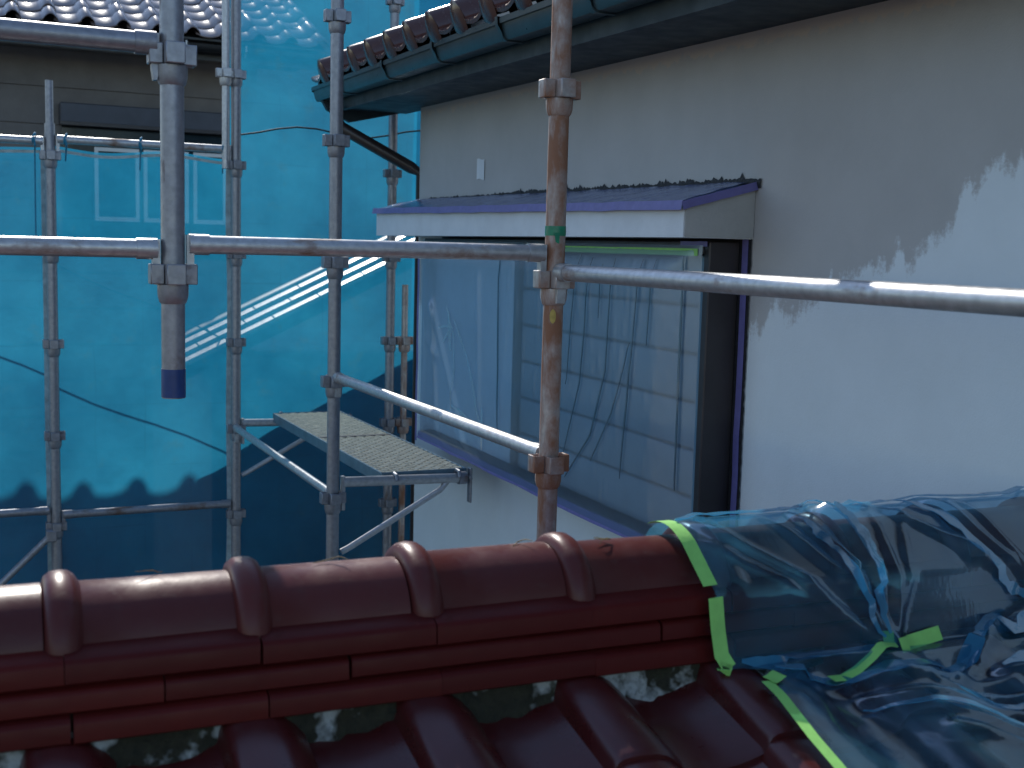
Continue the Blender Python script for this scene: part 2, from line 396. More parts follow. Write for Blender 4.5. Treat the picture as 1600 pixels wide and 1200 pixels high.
roof = ob('upper_roof', MB().prism([(-.40, .755), (-.40, .765), (3.2, .765+3.6*math.tan(SL)), (3.2, .72+3.6*math.tan(SL)), (-.30, .75)], -4.5, YE-.04, 1).mesh('upper_roof', FASC), house)
roof.rotation_euler = (R(1.17), 0, 0)
et = jtile(.262, .30, .225, .018, .056, 'eave_tile', EAVET)
# rolls run along +x (up the slope), columns along y
for c in range(0, 20):
    for r in range(3):
        y = YE+.02-c*.262; up = r*.225
        o = ob('eave_tile', et, house)
        o.location = (-.425+up*math.cos(SL)+random.uniform(-.002, .002), y, .778+.0205*y+up*math.sin(SL)+random.uniform(-.002, .002))
        o.rotation_euler = (SL+random.uniform(-.01, .01), random.uniform(-.01, .01), -math.pi/2+random.uniform(-.004, .004)); o.rotation_mode = 'XYZ'
        if r == 0:
            x0, z0 = o.location.x, o.location.z
mb = MB()
for c in range(0, 20):
    if c % 2: continue
    y = YE+.02-c*.262-.1
    mb = MB().tube((-.20, y, .905+.0205*y), (-.20, y, .965+.0205*y), .004, 8); mb.tube((-.20, y, .965+.0205*y), (-.20, y, .972+.0205*y), .009, 8)
    part('tile_nail', mb, GALV, house)
# rain pipe from the gutter back to the wall corner
part('rain_pipe', MB().path([(-.36, 3.12, .735), (-.36, 3.12, .66), (-.34, 3.10, .625), (-.02, 2.99, .445), (.03, 2.975, .41), (.03, 2.975, -4.55)], .030, 12), BROWNP, house)

# hood over the window
hy0, hy1, hp = .10, 2.90, .22
hz_b = .113
hood = ob('window_hood', MB().add([(0, hy0, hz_b), (-hp, hy0, hz_b), (-hp, hy0, .192), (0, hy0, .250), (0, hy1, hz_b), (-hp, hy1, hz_b), (-hp, hy1, .222), (0, hy1, .272)],
     [(0,1,2,3), (7,6,5,4), (1,5,6,2), (0,4,5,1), (2,6,7,3)]).mesh('window_hood', HOODW, 0), house)
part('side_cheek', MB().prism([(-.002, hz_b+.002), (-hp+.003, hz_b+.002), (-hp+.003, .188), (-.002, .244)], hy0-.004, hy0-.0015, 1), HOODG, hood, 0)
# top flashing, slightly proud
part('top_flashing', MB().add([(-hp-.012, hy0-.012, .188), (.0, hy0-.012, .252), (-hp-.012, hy1+.02, .220), (.0, hy1+.02, .276), (-hp-.012, hy0-.012, .200), (.0, hy0-.012, .262), (-hp-.012, hy1+.02, .232), (.0, hy1+.02, .286)],
     [(0,1,3,2), (4,6,7,5), (0,2,6,4), (0,4,5,1), (2,3,7,6)]), FRLITE, hood, 0)

# window: frame box proud of the wall
wy0, wy1, wz0, wz1, wp = .155, 2.565, -.803, .104, .10
win = ob('window', MB().box(-.004, .02, wy0-.012, wy1+.012, wz0-.012, wz1+.010).mesh('window_backing', BLACKT, 0), house)
for nm, b in (('frame_jamb', (-wp, -.004, wy0, wy0+.03, wz0, wz1)), ('frame_jamb', (-wp, -.004, wy1-.03, wy1, wz0, wz1)),
              ('frame_head', (-wp-.003, -.004, wy0+.03, wy1-.03, wz1-.035, wz1)), ('frame_sill', (-wp-.012, -.004, wy0+.03, wy1-.03, wz0, wz0+.03))):
    part(nm, MB().box(*b, .003), FRAME if nm == 'frame_head' or b[2] < .5 else CURT, win)
part('sash_stile', MB().box(-.085, -.05, wy0+.034, wy0+.066, wz0+.032, wz1-.037, .003), FRLITE, win)
part('sash_stile', MB().box(-.080, -.045, 1.50, 1.55, wz0+.032, wz1-.037, .003), FRAME, win)
part('window_pane', MB().box(-.048, -.042, 1.552, wy1-.032, wz0+.032, wz1-.037), CURT, win, 0)
zz = wz0+.034
while zz < wz1-.05:
    z1 = min(zz+.136, wz1-.038)
    part('shutter_slat', MB().prism([(-.050, zz+.004), (-.062, zz+.009), (-.064, zz+.02), (-.064, z1-.008), (-.060, z1-.003), (-.045, z1-.0015), (-.045, zz)], wy0+.068, 1.498, 1), SLAT, win, 50)
    zz += .138

# ------------------------------------------------------------------ lower roof with its ridge
low = ob('lower_roof', None, house)
YR, ZR = -1.0, -.465            # axis of the ridge cap
P = .2465
def cap_mesh():
    prof = [(-.024, .074), (-.0235, .081), (-.020, .090), (-.012, .0955), (-.001, .097), (.010, .0955), (.018, .090), (.0225, .082), (.025, .0800), (.10, .0795), (.222, .079), (.224, .072)]
    mb = MB(); n = 26; vs = []; k = len(prof)
    for i in range(n+1):
        a = R(-4)+R(188)*i/n
        for x, r in prof: vs.append((x, -r*math.cos(a)*1.02, r*math.sin(a)))
    fs = [(i*k+j, i*k+j+1, (i+1)*k+j+1, (i+1)*k+j) for i in range(n) for j in range(k-1)]
    fs = [tuple(reversed(f)) for f in fs]
    mb.add(vs, fs); return mb.mesh('ridge_cap', CAPM, 60)
cm = cap_mesh()
X0 = -1.822
caps = range(-4, 8)
for c in caps:
    x = X0+c*P
    if x > -.06: continue
    o = ob('ridge_cap', cm, low, (x+random.uniform(-.002, .002), YR+random.uniform(-.002, .002), ZR+random.uniform(-.002, .002)))
    o.rotation_euler = (random.uniform(-.02, .02), random.uniform(-.006, .006), random.uniform(-.008, .008))
def noshi(y_in, y_out, zt, zb, nm):
    rr = .006
    prof = [(y_in, zt+.012), (y_out+.020, zt+.001), (y_out+.006, zt-.0035), (y_out+.002, zt-.006), (y_out, zt-.011), (y_out-.001, zb+.003), (y_out+.001, zb+.0008), (y_out+.004, zb), (y_in, zb+.006)]
    return MB().prism(prof, .0006, P-.0010).mesh(nm, TILE, 40)
courses = [(-.045, -.114, -.452, -.4885, 0), (-.045, -.113, -.4900, -.5240, .5), (-.045, -.121, -.5255, -.562, .03)]
for yi, yo, zt, zb, off in courses:
    nm_ = noshi(YR+yi, YR+yo, zt, zb, 'ridge_base_tile')
    nb_ = noshi(YR-yi, YR-yo, zt, zb, 'ridge_base_tile') if False else None
    for c in range(-4, 8):
        x = X0+(c+off)*P
        if x+P > .0: continue
        o = ob('ridge_base_tile', nm_, low, (x, random.uniform(-.002, .002), random.uniform(-.0012, .0012)))
        o.rotation_euler = (0, random.uniform(-.004, .004), 0)
        o2 = ob('ridge_base_tile', nm_, low, (x+P, 2*YR+random.uniform(-.002, .002), random.uniform(-.0012, .0012)), (0, 0, math.pi))
part('ridge_core', MB().box(-2.85, -.002, YR-.093, YR+.093, -.66, -.452), MORT, low, 0)
# near slope
LS = R(15)
tm = jtile(P, .31, .225, .016, .033, 'roof_tile', ROOFT, 10, True)
EX = .225
XT = -1.79                   # left edge of column 0
def base_z(y): return -.628+(y+1.15)*math.tan(LS)
y1 = -1.290                  # front edge of the top course
for r in range(0, 5):
    for c in range(-4, 8):
        x = XT+c*P
        if x > -.15: continue
        yy = y1-r*EX*math.cos(LS)
        o = ob('roof_tile', tm, low, (x+random.uniform(-.002, .002), yy, base_z(yy)+random.uniform(-.001, .001)))
        o.rotation_euler = (LS+random.uniform(-.006, .006), random.uniform(-.005, .005), random.uniform(-.004, .004))
        # far slope
        if r < 4:
            o = ob('roof_tile', tm, low, (x+P, 2*YR-yy, base_z(yy)), (LS, 0, math.pi))
yl = y1-5*EX*math.cos(LS)
mb = MB(); e0 = y1-4.9*EX*math.cos(LS)
mb.prism([(-1.05, base_z(-1.05)-.03), (-2.9, base_z(-2.9)-.03), (-2.9, base_z(-2.9)-.10), (-1.05, base_z(-1.05)-.14)], -2.9, -.002)
mb.prism([(-.95, base_z(-1.05)-.03), (-.10, base_z(-1.90)-.03), (-.10, base_z(-1.90)-.10), (-.95, base_z(-1.05)-.14)], -2.9, -.003)
part('roof_deck', mb, MORT, low, 0)
mb = MB()                    # courses below the counted ones, joined
for r in range(5, 9):
    for c in range(-4, 7):
        yy = y1-r*EX*math.cos(LS); b = Matrix.Translation((XT+c*P, yy, base_z(yy))) @ Matrix.Rotation(LS, 4, 'X')
        mb.add([b @ v.co for v in tm.vertices], [tuple(p.vertices) for p in tm.polygons])
tag(part('lower_courses', mb, ROOFT, low), kind='stuff')
# plaster infill under the base tiles, one piece to each valley
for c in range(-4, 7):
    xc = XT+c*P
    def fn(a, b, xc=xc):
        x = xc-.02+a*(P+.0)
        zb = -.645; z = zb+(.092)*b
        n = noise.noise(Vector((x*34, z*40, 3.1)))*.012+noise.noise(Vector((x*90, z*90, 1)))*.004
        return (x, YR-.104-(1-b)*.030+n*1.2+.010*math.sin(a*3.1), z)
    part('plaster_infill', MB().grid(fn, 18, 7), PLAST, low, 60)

# ------------------------------------------------------------------ scaffold
PR = .0243
def socket_mesh(mat):
    mb = MB()
    for k in range(4):
        a = k*math.pi/2; ca, sa = math.cos(a), math.sin(a)
        def bx(x0, x1, y0, y1, z0, z1, t=0):
            q = MB().box(x0, x1, y0, y1, z0, z1, .002)
            mb.add([(x*ca-y*sa, x*sa+y*ca, z) for x, y, z in q.v], q.f)
        bx(.020, .0475, -.0195, -.0145, -.021, .021); bx(.020, .0475, .0145, .0195, -.021, .021); bx(.0435, .0480, -.0195, .0195, -.0215, .0215)
    q = MB(); prof = [(.0255, -.062), (.0285, -.058), (.0320, -.045), (.0325, -.022), (.0255, -.021)]
    n = 14; vs = []; k = len(prof)
    for i in range(n):
        a = 2*math.pi*i/n; vs += [(r*math.cos(a), r*math.sin(a), z) for r, z in prof]
    fs = [(i*k+j, ((i+1) % n)*k+j, ((i+1) % n)*k+j+1, i*k+j+1) for i in range(n) for j in range(k-1)]
    mb.add(vs, fs); return mb.mesh('wedge_socket', mat, 40)
SOCK = {m: socket_mesh(m) for m in (GALV, RUSTY, DULL)}
def pole(label, x, y, zlo, zhi, mat, levels, rot=0, spigot=False, base=True, rr=PR, lean=(0, 0)):
    t = thing('scaffold_pole', label, 'scaffold pole', (x, y, Z0+zlo), (lean[0], lean[1], rot), 'upright scaffold poles')
    part('pipe', MB().tube((0, 0, 0), (0, 0, zhi-zlo), rr, 20, inner=.86), mat, t, 40)
    for k in levels:
        ob('wedge_socket', SOCK[mat], t, (0, 0, k*.45-zlo))
    if spigot: part('spigot', MB().tube((0, 0, zhi-zlo-.02), (0, 0, zhi-zlo+.20), .0185, 16, inner=.8), mat, t, 40)
    if base: part('base_plate', MB().box(-.07, .07, -.07, .07, -.001, .006, .002).tube((0,0,.006), (0,0,.02), .032, 16), mat, t)
    return t
B0 = -Z0+.002
pA = pole('rust streaked scaffold pole with a green tag, standing before the taped window', 0, 0, B0, 1.55, RUSTY, range(-4, 4), R(0))
part('green_tag', MB().tube((0, 0, .105-B0), (0, 0, .128-B0), PR+.0012, 20, inner=.97).add([(-.016, -.0262, .112-B0), (-.002, -.0272, .112-B0), (-.004, -.0290, .086-B0), (-.013, -.0275, .090-B0)], [(0,1,2,3)]), GTAG, pA)
mb = MB(); a0 = R(-118)
mb.grid(lambda a, b: ((PR+.0008)*math.cos(a0+(a-.5)*.62*math.sqrt(max(.02, 1-(2*b-1)**2))), (PR+.0008)*math.sin(a0+(a-.5)*.62*math.sqrt(max(.02, 1-(2*b-1)**2))), -.105-B0+.034*b), 6, 8); part('paint_spot', mb, YEL, pA)
pA2 = pole('short hanging scaffold pole with a blue band round its open bottom end', -.90, 0, -.262, 1.55, DULL, range(0, 4), R(0), base=False)
part('blue_band', MB().tube((0, 0, .002), (0, 0, .062), PR+.001, 20, inner=.96), BLUEB, pA2)
pB = pole('grey scaffold pole in front of the gutter end, carrying the plank bracket', -.005, 1.8, B0, 1.7, DULL, range(-5, 4))
pC = pole('scaffold pole where the low and the tall blue mesh sheets meet', .015, 3.6, B0, 1.7, DULL, range(-6, 4))
pC2 = pole('slim second pole strapped beside the pole between the two mesh sheets', -.040, 3.585, .43, 1.7, GALV, [2], 0, base=False, rr=.0195)
pD = pole('scaffold pole ending in a bare spigot above the low mesh sheet', -.868, 3.6, B0, .60, DULL, [-6, -5, -4, -3, -2, -1, 0, 1], spigot=True)
pE = pole('dark scaffold pole beyond the house corner, passing behind window hood and eave', .855, 3.61, B0, 1.7, DULL, range(-6, 4))
pF = pole('short rusty post with a free top end beside the house corner', .935, 3.60, B0, -.145, RUSTY, [-1, -2], rr=.017)
def rail(label, p, q, mat=GALV, r=.0195, cat='scaffold rail', inset=.033, wedge=True, zoff=0, ends=(1, 1)):
    p, q = Vector(p), Vector(q); d = (q-p).normalized()
    t = thing('scaffold_rail', label, cat, (p.x, p.y, Z0+p.z), (0, 0, math.atan2(d.y, d.x)), 'horizontal scaffold rails')
    L = (q-p).length
    part('tube', MB().tube((inset*ends[0]+.012, 0, 0), (L-inset*ends[1]-.012, 0, 0), r, 20), mat, t, 40)
    for e, s in ((0, 1), (L, -1)):
        if not ends[0 if s == 1 else 1]: continue
        mb = MB(); x = e+s*.0345
        mb.prism([(x-.0075, .020), (x+.0075, .020), (x+.0075, -.050), (x+.003, -.074), (x-.004, -.074), (x-.0075, -.050)], -.011, .011, 1)
        mb.v = [(v[0], v[1], v[2]) for v in mb.v]
        mb.tube((x-s*.002, 0, 0), (x+s*.040, 0, 0), r*1.13, 18)
        part('wedge_head', mb, mat, t, 35)
    return t
rail('long shaded rail between the hanging pole and the rusty pole', (-.9, 0, .063), (0, 0, .066), GALV, .0195)
rail('rail running from the hanging pole away from the house at eye height', (-1.8, 0, .052), (-.9, 0, .061), GALV, .0195)
rail('topmost rail on the hanging pole, crossing in front of the neighbour\'s eave', (-1.8, 0, .47), (-.9, 0, .495), DULL, .0215)
rail('sunlit rail in front of the primed wall, starting at the rusty pole', (0, -1.8, .018), (0, 0, .018), GALV, .0195)
rail('bright sloping rail below the window between rusty pole and plank pole', (0, 0, -.432), (0, 1.8, -.445), GALV, .0185)
rail('low rail beside the plank, below its level, between two poles', (.0, 1.8, -.893), (.01, 3.6, -.893), GALV, .0175)
rail('upper rail of low mesh sheet with blue cord ties', (-.868, 3.6, .527), (.015, 3.6, .538), GALV, .0195)
rail('upper rail carrying the outermost low mesh sheet', (-2.67, 3.6, .515), (-.868, 3.6, .525), GALV, .0195)
rail('dark lower rail across low mesh sheet near the roof shadow', (-.868, 3.6, -1.295), (.015, 3.6, -1.318), DULL, .0195)
rail('dark lower rail across the outermost mesh sheet', (-2.67, 3.6, -1.27), (-.868, 3.6, -1.295), DULL, .0195)
br = thing('scaffold_brace', 'diagonal brace pipe under the outermost mesh sheet rail', 'scaffold brace', (-.868, 3.57, Z0-1.36))
part('pipe', MB().tube((-.03, 0, -.03), (-.95, 0, -.92), .0165, 14), DULL, br, 40); part('clamp', MB().box(-.05, .0, -.02, .03, -.06, .0, .006), DULL, br)
def bracket(label, x, y, z, L=.57):
    t = thing('plank_bracket', label, 'scaffold bracket', (x, y, Z0+z), (0, 0, 0), 'brackets under the plank')
    part('arm', MB().tube((.034, 0, 0), (L-.02, 0, -.012), .020, 18), GALV, t, 40)
    part('wedge_head', MB().box(.027, .042, -.011, .011, -.11, .024, .002), GALV, t)
    part('brace', MB().path([(.030, 0, -.275), (.06, 0, -.262), (.44, 0, -.055), (.47, 0, -.020)], .0125, 12), GALV, t)
    e = part('stop_plate', MB().box(L-.008, L+.002, -.016, .016, -.115, .028, .003), DULL, t)
    part('collar', MB().tube((L-.055, 0, -.012), (L-.022, 0, -.012), .026, 16), DULL, t)
    part('bolt', MB().tube((L-.012, -.035, -.01), (L-.012, .035, -.01), .007, 8), DULL, t)
    return t
bracket('near bracket with a hanging stop plate and slanting brace under the plank', .0, 1.8, -.842)
bracket('far bracket carrying the plank beside the pole between the mesh sheets', .015, 3.6, -.872, .62)
pk = thing('scaffold_plank', 'expanded metal scaffold plank lying on two brackets beside the wall', 'scaffold plank', (.195, 1.82, Z0-.824))
PWd, PLn = .365, 1.72
fr = MB()
fr.box(0, .006, 0, PLn, -.040, .006, .002).box(PWd-.006, PWd, 0, PLn, -.040, .006, .002)
part('side_channel', MB().box(0, .008, .002, PLn-.002, -.042, .006, .002), DECKF, pk)
part('side_channel', MB().box(PWd-.008, PWd, .002, PLn-.002, -.042, .006, .002), DECKF, pk)
part('end_channel', MB().box(0, PWd, -.006, .0, -.022, .007, .002), DECKF, pk)
part('end_channel', MB().box(0, PWd, PLn, PLn+.006, -.022, .007, .002), DECKF, pk)
part('cross_bar', MB().box(.009, PWd-.009, PLn*.52, PLn*.52+.03, -.03, .0055), FRAME, pk)
for x in (.05, PWd-.05):
    for y, s in ((0, -1), (PLn, 1)):
        part('hook', MB().path([(x, y, -.012), (x, y+s*.02, .004), (x, y+s*.045, .0), (x, y+s*.055, -.02)], .008, 8), DULL, pk)
mb = MB(); ny = 62; nx = 15
for j in range(ny):
    y = .006+j*(PLn-.012)/ny
    for i in range(nx):
        xa = .009+i*(PWd-.018)/nx; xb = xa+(PWd-.018)/nx
        ya, yb = (y, y+.024) if (i+j) % 2 == 0 else (y+.024, y)
        mb.add([(xa, ya-.004, .0005), (xb, yb-.004, .0005), (xb, yb+.004, .0055), (xa, ya+.004, .0055)], [(0,1,2,3)])
tag(part('expanded_mesh_deck', mb, DECK, pk, 0), kind='stuff')

# ------------------------------------------------------------------ blue mesh sheets
def sheet(label, x0, x1, z0, z1, y, amp, seed, pin=False):
    def fn(a, b):
        x = x0+(x1-x0)*a; z = z0+(z1-z0)*b
        n = noise.fractal(Vector((x*1.6+seed, z*.9, seed)), 1.0, 2.0, 4)*amp
        n += noise.noise(Vector((x*7+z*3+seed, z*2.2-x, 9.3+seed)))*amp*.28
        n += .012*math.sin(z*7+x*5)*math.exp(-((a-.02)/.10)**2)+.012*math.sin(z*6)*math.exp(-((a-.98)/.10)**2)
        # diagonal tension fold
        d = (x-x0)*.42+(z-z0-(z1-z0)*.36)
        n += .016*math.exp(-(d/.05)**2)-.010*math.exp(-((d-.13)/.06)**2)
        return (x, y+.006+abs(amp)*.9+n, Z0+z+.012*math.sin(a*9+seed)*(1 if b > .99 else 0))
    o = ob('mesh_sheet', MB().grid(fn, 60, 90).mesh('mesh_sheet', SHEET, 0))
    o.data.polygons.foreach_set('use_smooth', [True]*len(o.data.polygons))
    tag(o, label, 'tarpaulin', 'blue scaffold mesh sheets'); return o, fn
s1, f1 = sheet('low blue mesh sheet laced between spigot pole and its neighbour pole', -.885, .004, -4.3, .492, 3.64, .016, 2.0)
s2, f2 = sheet('outermost low blue mesh sheet beyond the spigot pole', -2.67, -.865, -4.3, .48, 3.668, .016, 5.0)
s3, f3 = sheet('tall blue mesh sheet rising past the gutter end behind the house', -.012, 2.25, -4.3, 1.50, 3.675, .020, 8.0)
s4, f4 = sheet('tall blue mesh sheet behind the eave tiles, beyond dark corner pole', 1.03, 2.3, -4.3, 1.60, 3.75, .02, 11.0)
def hems(o, fn, x_edges, top=True, lace=True):
    for a in x_edges:
        pts = [Vector(fn(a, b/40))+Vector((0, -.003, 0)) for b in range(22, 41)]
        part('hem', MB().ribbon(pts, (0, -1, 0), .026, .001), HEM, o)
    if top:
        pts = [Vector(fn(a/30, .997))+Vector((0, -.004, -.006)) for a in range(0, 31)]
        part('hem', MB().ribbon(pts, (0, -1, 0), .014, .001), HEM, o)
hems(s1, f1, (.012, .985)); hems(s2, f2, (.985,)); hems(s3, f3, (.015,), False)
def tie(x, y, z, par, drop=.13):
    pts = []
    for i in range(14):
        a = 2*math.pi*i/12; pts.append((x+.008*math.sin(i*.7)+.003*i/13, y+.026*math.cos(a), Z0+z+.026*math.sin(a)))
    part('tie_cord', MB().path(pts, .0045, 6), CORD, par)
    part('tie_cord', MB().path([(x, y-.026, Z0+z), (x+.004, y-.022, Z0+z-.03), (x+.006, y+.028, Z0+z-.055), (x+.004, y+.038, Z0+z-drop)], .004, 6), CORD, par)
tie(-.455, 3.6, .533, s1); tie(-.80, 3.6, .529, s1, .10); tie(-.94, 3.6, .526, s2, .55); tie(-.05, 3.6, .537, s1)
tag(ob('cable', MB().path([(-1.9+.155*i, 4.40, Z0+.42-.070*i+.010*math.sin(i*1.3)) for i in range(19)], .0045, 8).mesh('cable', CABLE)), 'black wire slanting behind the low mesh sheet, its shadow on the sheet', 'cable')
cb = tag(ob('cable', MB().path([(.03+.10*i+0, 3.605+.02*math.sin(i), Z0+.625+.024*math.sin(i*.9-1.2)+.004*i) for i in range(0, 11)], .0045, 8).mesh('cable', CABLE)), 'black cable sagging across the tall mesh sheet', 'cable')

# ------------------------------------------------------------------ neighbouring house
YN = 8.0
nb = thing('neighbour_house', 'neighbouring house with grey brown wall and glittering tile roof behind mesh sheets', 'house', (0, YN, 0))
NX0, NX1 = -4.5, 1.55
part('wall', MB().box(NX0+.4, NX1-.4, 0, .2, 0, Z0+1.62), NWALL, nb, 0)
for k in range(0, 20):
    z = .2+k*.298
    part('siding_board', MB().prism([(-.022, z+.002), (-.022, z+.012), (-.012, z+.294), (-.001, z+.294), (-.001, z+.002)], NX0+.4, NX1-.4), NWALL, nb, 0)
part('soffit', MB().box(NX0, NX1, -.55, .25, Z0+1.585, Z0+1.605), NGUT, nb, 0)
part('fascia_board', MB().box(NX0, NX1, -.575, -.552, Z0+1.50, Z0+1.66), NGUT, nb, 0)
gt = part('gutter', MB().prism([(-.69+.055*math.cos(math.pi+math.pi*i/8), Z0+1.60-.055*math.sin(math.pi*i/8)) for i in range(9)]+[(-.69-.05*math.cos(math.pi+math.pi*i/8), Z0+1.604-.05*math.sin(math.pi*i/8)) for i in range(9)], NX0, NX1), NGUT, nb)
for k in range(8):
    x = -2.4+k*.47
    part('gutter_hook', MB().path([(x, -.748, Z0+1.615), (x, -.75, Z0+1.57), (x, -.70, Z0+1.53), (x, -.60, Z0+1.54)], .008, 6), GALV, gt)
NS = R(24.6)
nt_ = jtile(.262, .30, .235, .010, .050, 'roof_tile', NEIT, rise=.008)
nroof = ob('roof', MB().prism([(-.70, Z0+1.635), (-.70, Z0+1.65), (4.0, Z0+1.65+4.7*math.tan(NS)), (4.0, Z0+1.60+4.7*math.tan(NS))], NX0, NX1).mesh('roof', NGUT, 0), nb)
for r in range(12):
    for c in range(0, 13):
        x = NX1-.265-c*.262; up = r*.235
        o = ob('roof_tile', nt_, nroof, (x+random.uniform(-.002, .002), -.735+up*math.cos(NS), Z0+1.655+up*math.sin(NS)))
        o.rotation_euler = (NS+random.uniform(-.018, .018), random.uniform(-.018, .018), random.uniform(-.005, .005))
part('added_backdrop_wall', MB().box(.9, 9.0, 3.2, 3.5, 0, Z0+4.2), NWALL, nb, 0)  # added wall, keeps bright sky from showing through the tall sheets
# window with a shutter box
wn = ob('window', MB().box(-.45, .90, -.032, .0, Z0-.10, Z0+1.13).mesh('window_backing', DARKG, 0), nb)
part('shutter_box', MB().box(-.47, .92, -.16, -.001, Z0+.965, Z0+1.135, .008), NBOX, wn)
part('shutter_lip', MB().box(-.47, .92, -.17, -.161, Z0+.955, Z0+.985, .002), BROWNP, wn)
for x0, x1 in ((-.20, .155), (.19, .56), (.60, .88)):
    for b in ((x0, x0+.03, Z0+.20, Z0+.80), (x1-.03, x1, Z0+.20, Z0+.80), (x0+.03, x1-.03, Z0+.20, Z0+.235), (x0+.03, x1-.03, Z0+.77, Z0+.80)):
        part('sash_bar', MB().box(b[0], b[1], -.05, -.031, b[2], b[3]), WHITEF, wn)
# lower roof of the neighbour, climbing to the right close behind the sheets
pr = ob('porch_roof', None, nb)
YP = 4.54-YN
ax, az, bx_, bz = -.13, -.65, 2.52, .631          # line of the verge (world x, z rel)
LV = math.hypot(bx_-ax, bz-az); AN = math.atan2(bz-az, bx_-ax)
def along(s, n=0): return (ax+math.cos(AN)*s-math.sin(AN)*n, Z0+az+math.sin(AN)*s+math.cos(AN)*n)
for k, (n0, n1, yo, off) in enumerate(((-.005, .030, -.215, 0), (.034, .066, -.135, .15), (.070, .102, -.055, .05))):
    s = -off
    while s < LV:
        e = min(s+.295, LV); s_ = max(s, 0)
        if e > s_:
            mb = MB(); pf = [(YP+yo+.045, n1+.002), (YP+yo+.004, n1-.010), (YP+yo, n1-.017), (YP+yo+.003, n0), (YP+.12, n0+.004), (YP+.12, n1+.004)]
            vs = []
            for ss in (s_, e-.004):
                for yy, nn in pf: x, z = along(ss, nn); vs.append((x, yy, z))
            m = len(pf); mb.add(vs, [(i, (i+1) % m, m+(i+1) % m, m+i) for i in range(m)]+[tuple(range(m-1, -1, -1)), tuple(range(m, 2*m))])
            part('verge_tile', mb, SHINY, pr, 20)
        s += .30
vs = []
for s in (0, LV):
    for i in range(11):
        a = math.pi*i/10; x, z = along(s, .100+.030*math.sin(a)); vs.append((x, YP+.08-.075*math.cos(a), z))
part('verge_cap', MB().add(vs, [(i, i+1, 12+i, 11+i) for i in range(10)]), NGUT, pr, 60)
mb = MB(); p0 = along(-.05, -.01); p1 = along(LV, -.01)
mb.add([(p0[0], YP-.17, p0[1]), (p1[0], YP-.17, p1[1]), (p1[0], YP+.5, p1[1]), (p0[0], YP+.5, p0[1])]+[(p0[0], YP-.17, p0[1]-.08), (p1[0], YP-.17, p1[1]-.08), (p1[0], YP+.5, p1[1]-.08), (p0[0], YP+.5, p0[1]-.08)],
       [(0,1,2,3), (7,6,5,4), (0,4,5,1), (1,5,6,2), (3,7,4,0)])
part('deck', mb, NGUT, pr, 0)
part('side_wall', MB().box(.1, 3.2, YP+.12, YP+2.4, 0, Z0-.62), NWALL, pr, 0)
# ------------------------------------------------------------------ masking film, tapes
HM = Matrix.Translation((.65, 0, Z0)) @ Matrix.Rotation(HROT, 4, 'Z')
def hp_(p): return HM @ Vector(p)
def hn_(n): return (HM.to_3x3() @ Vector(n))
def in_house(name, mb, mat, label, cat, group=None, smooth=35):
    mb.v = [tuple(hp_(v)) for v in mb.v]
    return tag(ob(name, mb.mesh(name, mat, smooth)), label, cat, group)
# sheet over the ridge: profile from behind the ridge, over the cap, down to the tiles
prof = [(-.885, -.60), (-.897, -.53)]
for i in range(13):
    a = R(-5)+R(130)*i/12; prof.append((YR+.094*math.cos(a), ZR+.094*math.sin(a)))
prof += [(-1.124, -.452), (-1.131, -.505), (-1.141, -.545), (-1.152, -.568), (-1.188, -.566)]
for y in (-1.25, -1.35, -1.45, -1.6, -1.75, -1.9): prof.append((y, base_z(y)+.078))
cum = [0]
for a, b in zip(prof, prof[1:]): cum.append(cum[-1]+math.hypot(b[0]-a[0], b[1]-a[1]))
def P_at(s):
    s = max(0, min(s, cum[-1]))
    for i in range(len(prof)-1):
        if s <= cum[i+1] or i == len(prof)-2:
            t = (s-cum[i])/(cum[i+1]-cum[i]); a, b = prof[i], prof[i+1]
            d = Vector((0, b[0]-a[0], b[1]-a[1])).normalized()
            return a[0]+(b[0]-a[0])*t, a[1]+(b[1]-a[1])*t, Vector((0, d.z, -d.y))
def s_of(idx): return cum[idx]
STOP, SPIN = s_of(11), s_of(18)     # crest, pinned line at foot of the ridge
def xleft(s):
    K = [(0, -.885), (STOP, -.885), (s_of(14), -.880), (s_of(16), -.874), (s_of(18), -.860), (s_of(19)-.004, -.805), (s_of(19)+.022, -.815), (s_of(20), -.832), (s_of(21), -.846), (cum[-1], -.87)]
    for (a, b), (c, d) in zip(K, K[1:]):
        if s <= c: return b+(d-b)*(s-a)/(c-a)
    return K[-1][1]
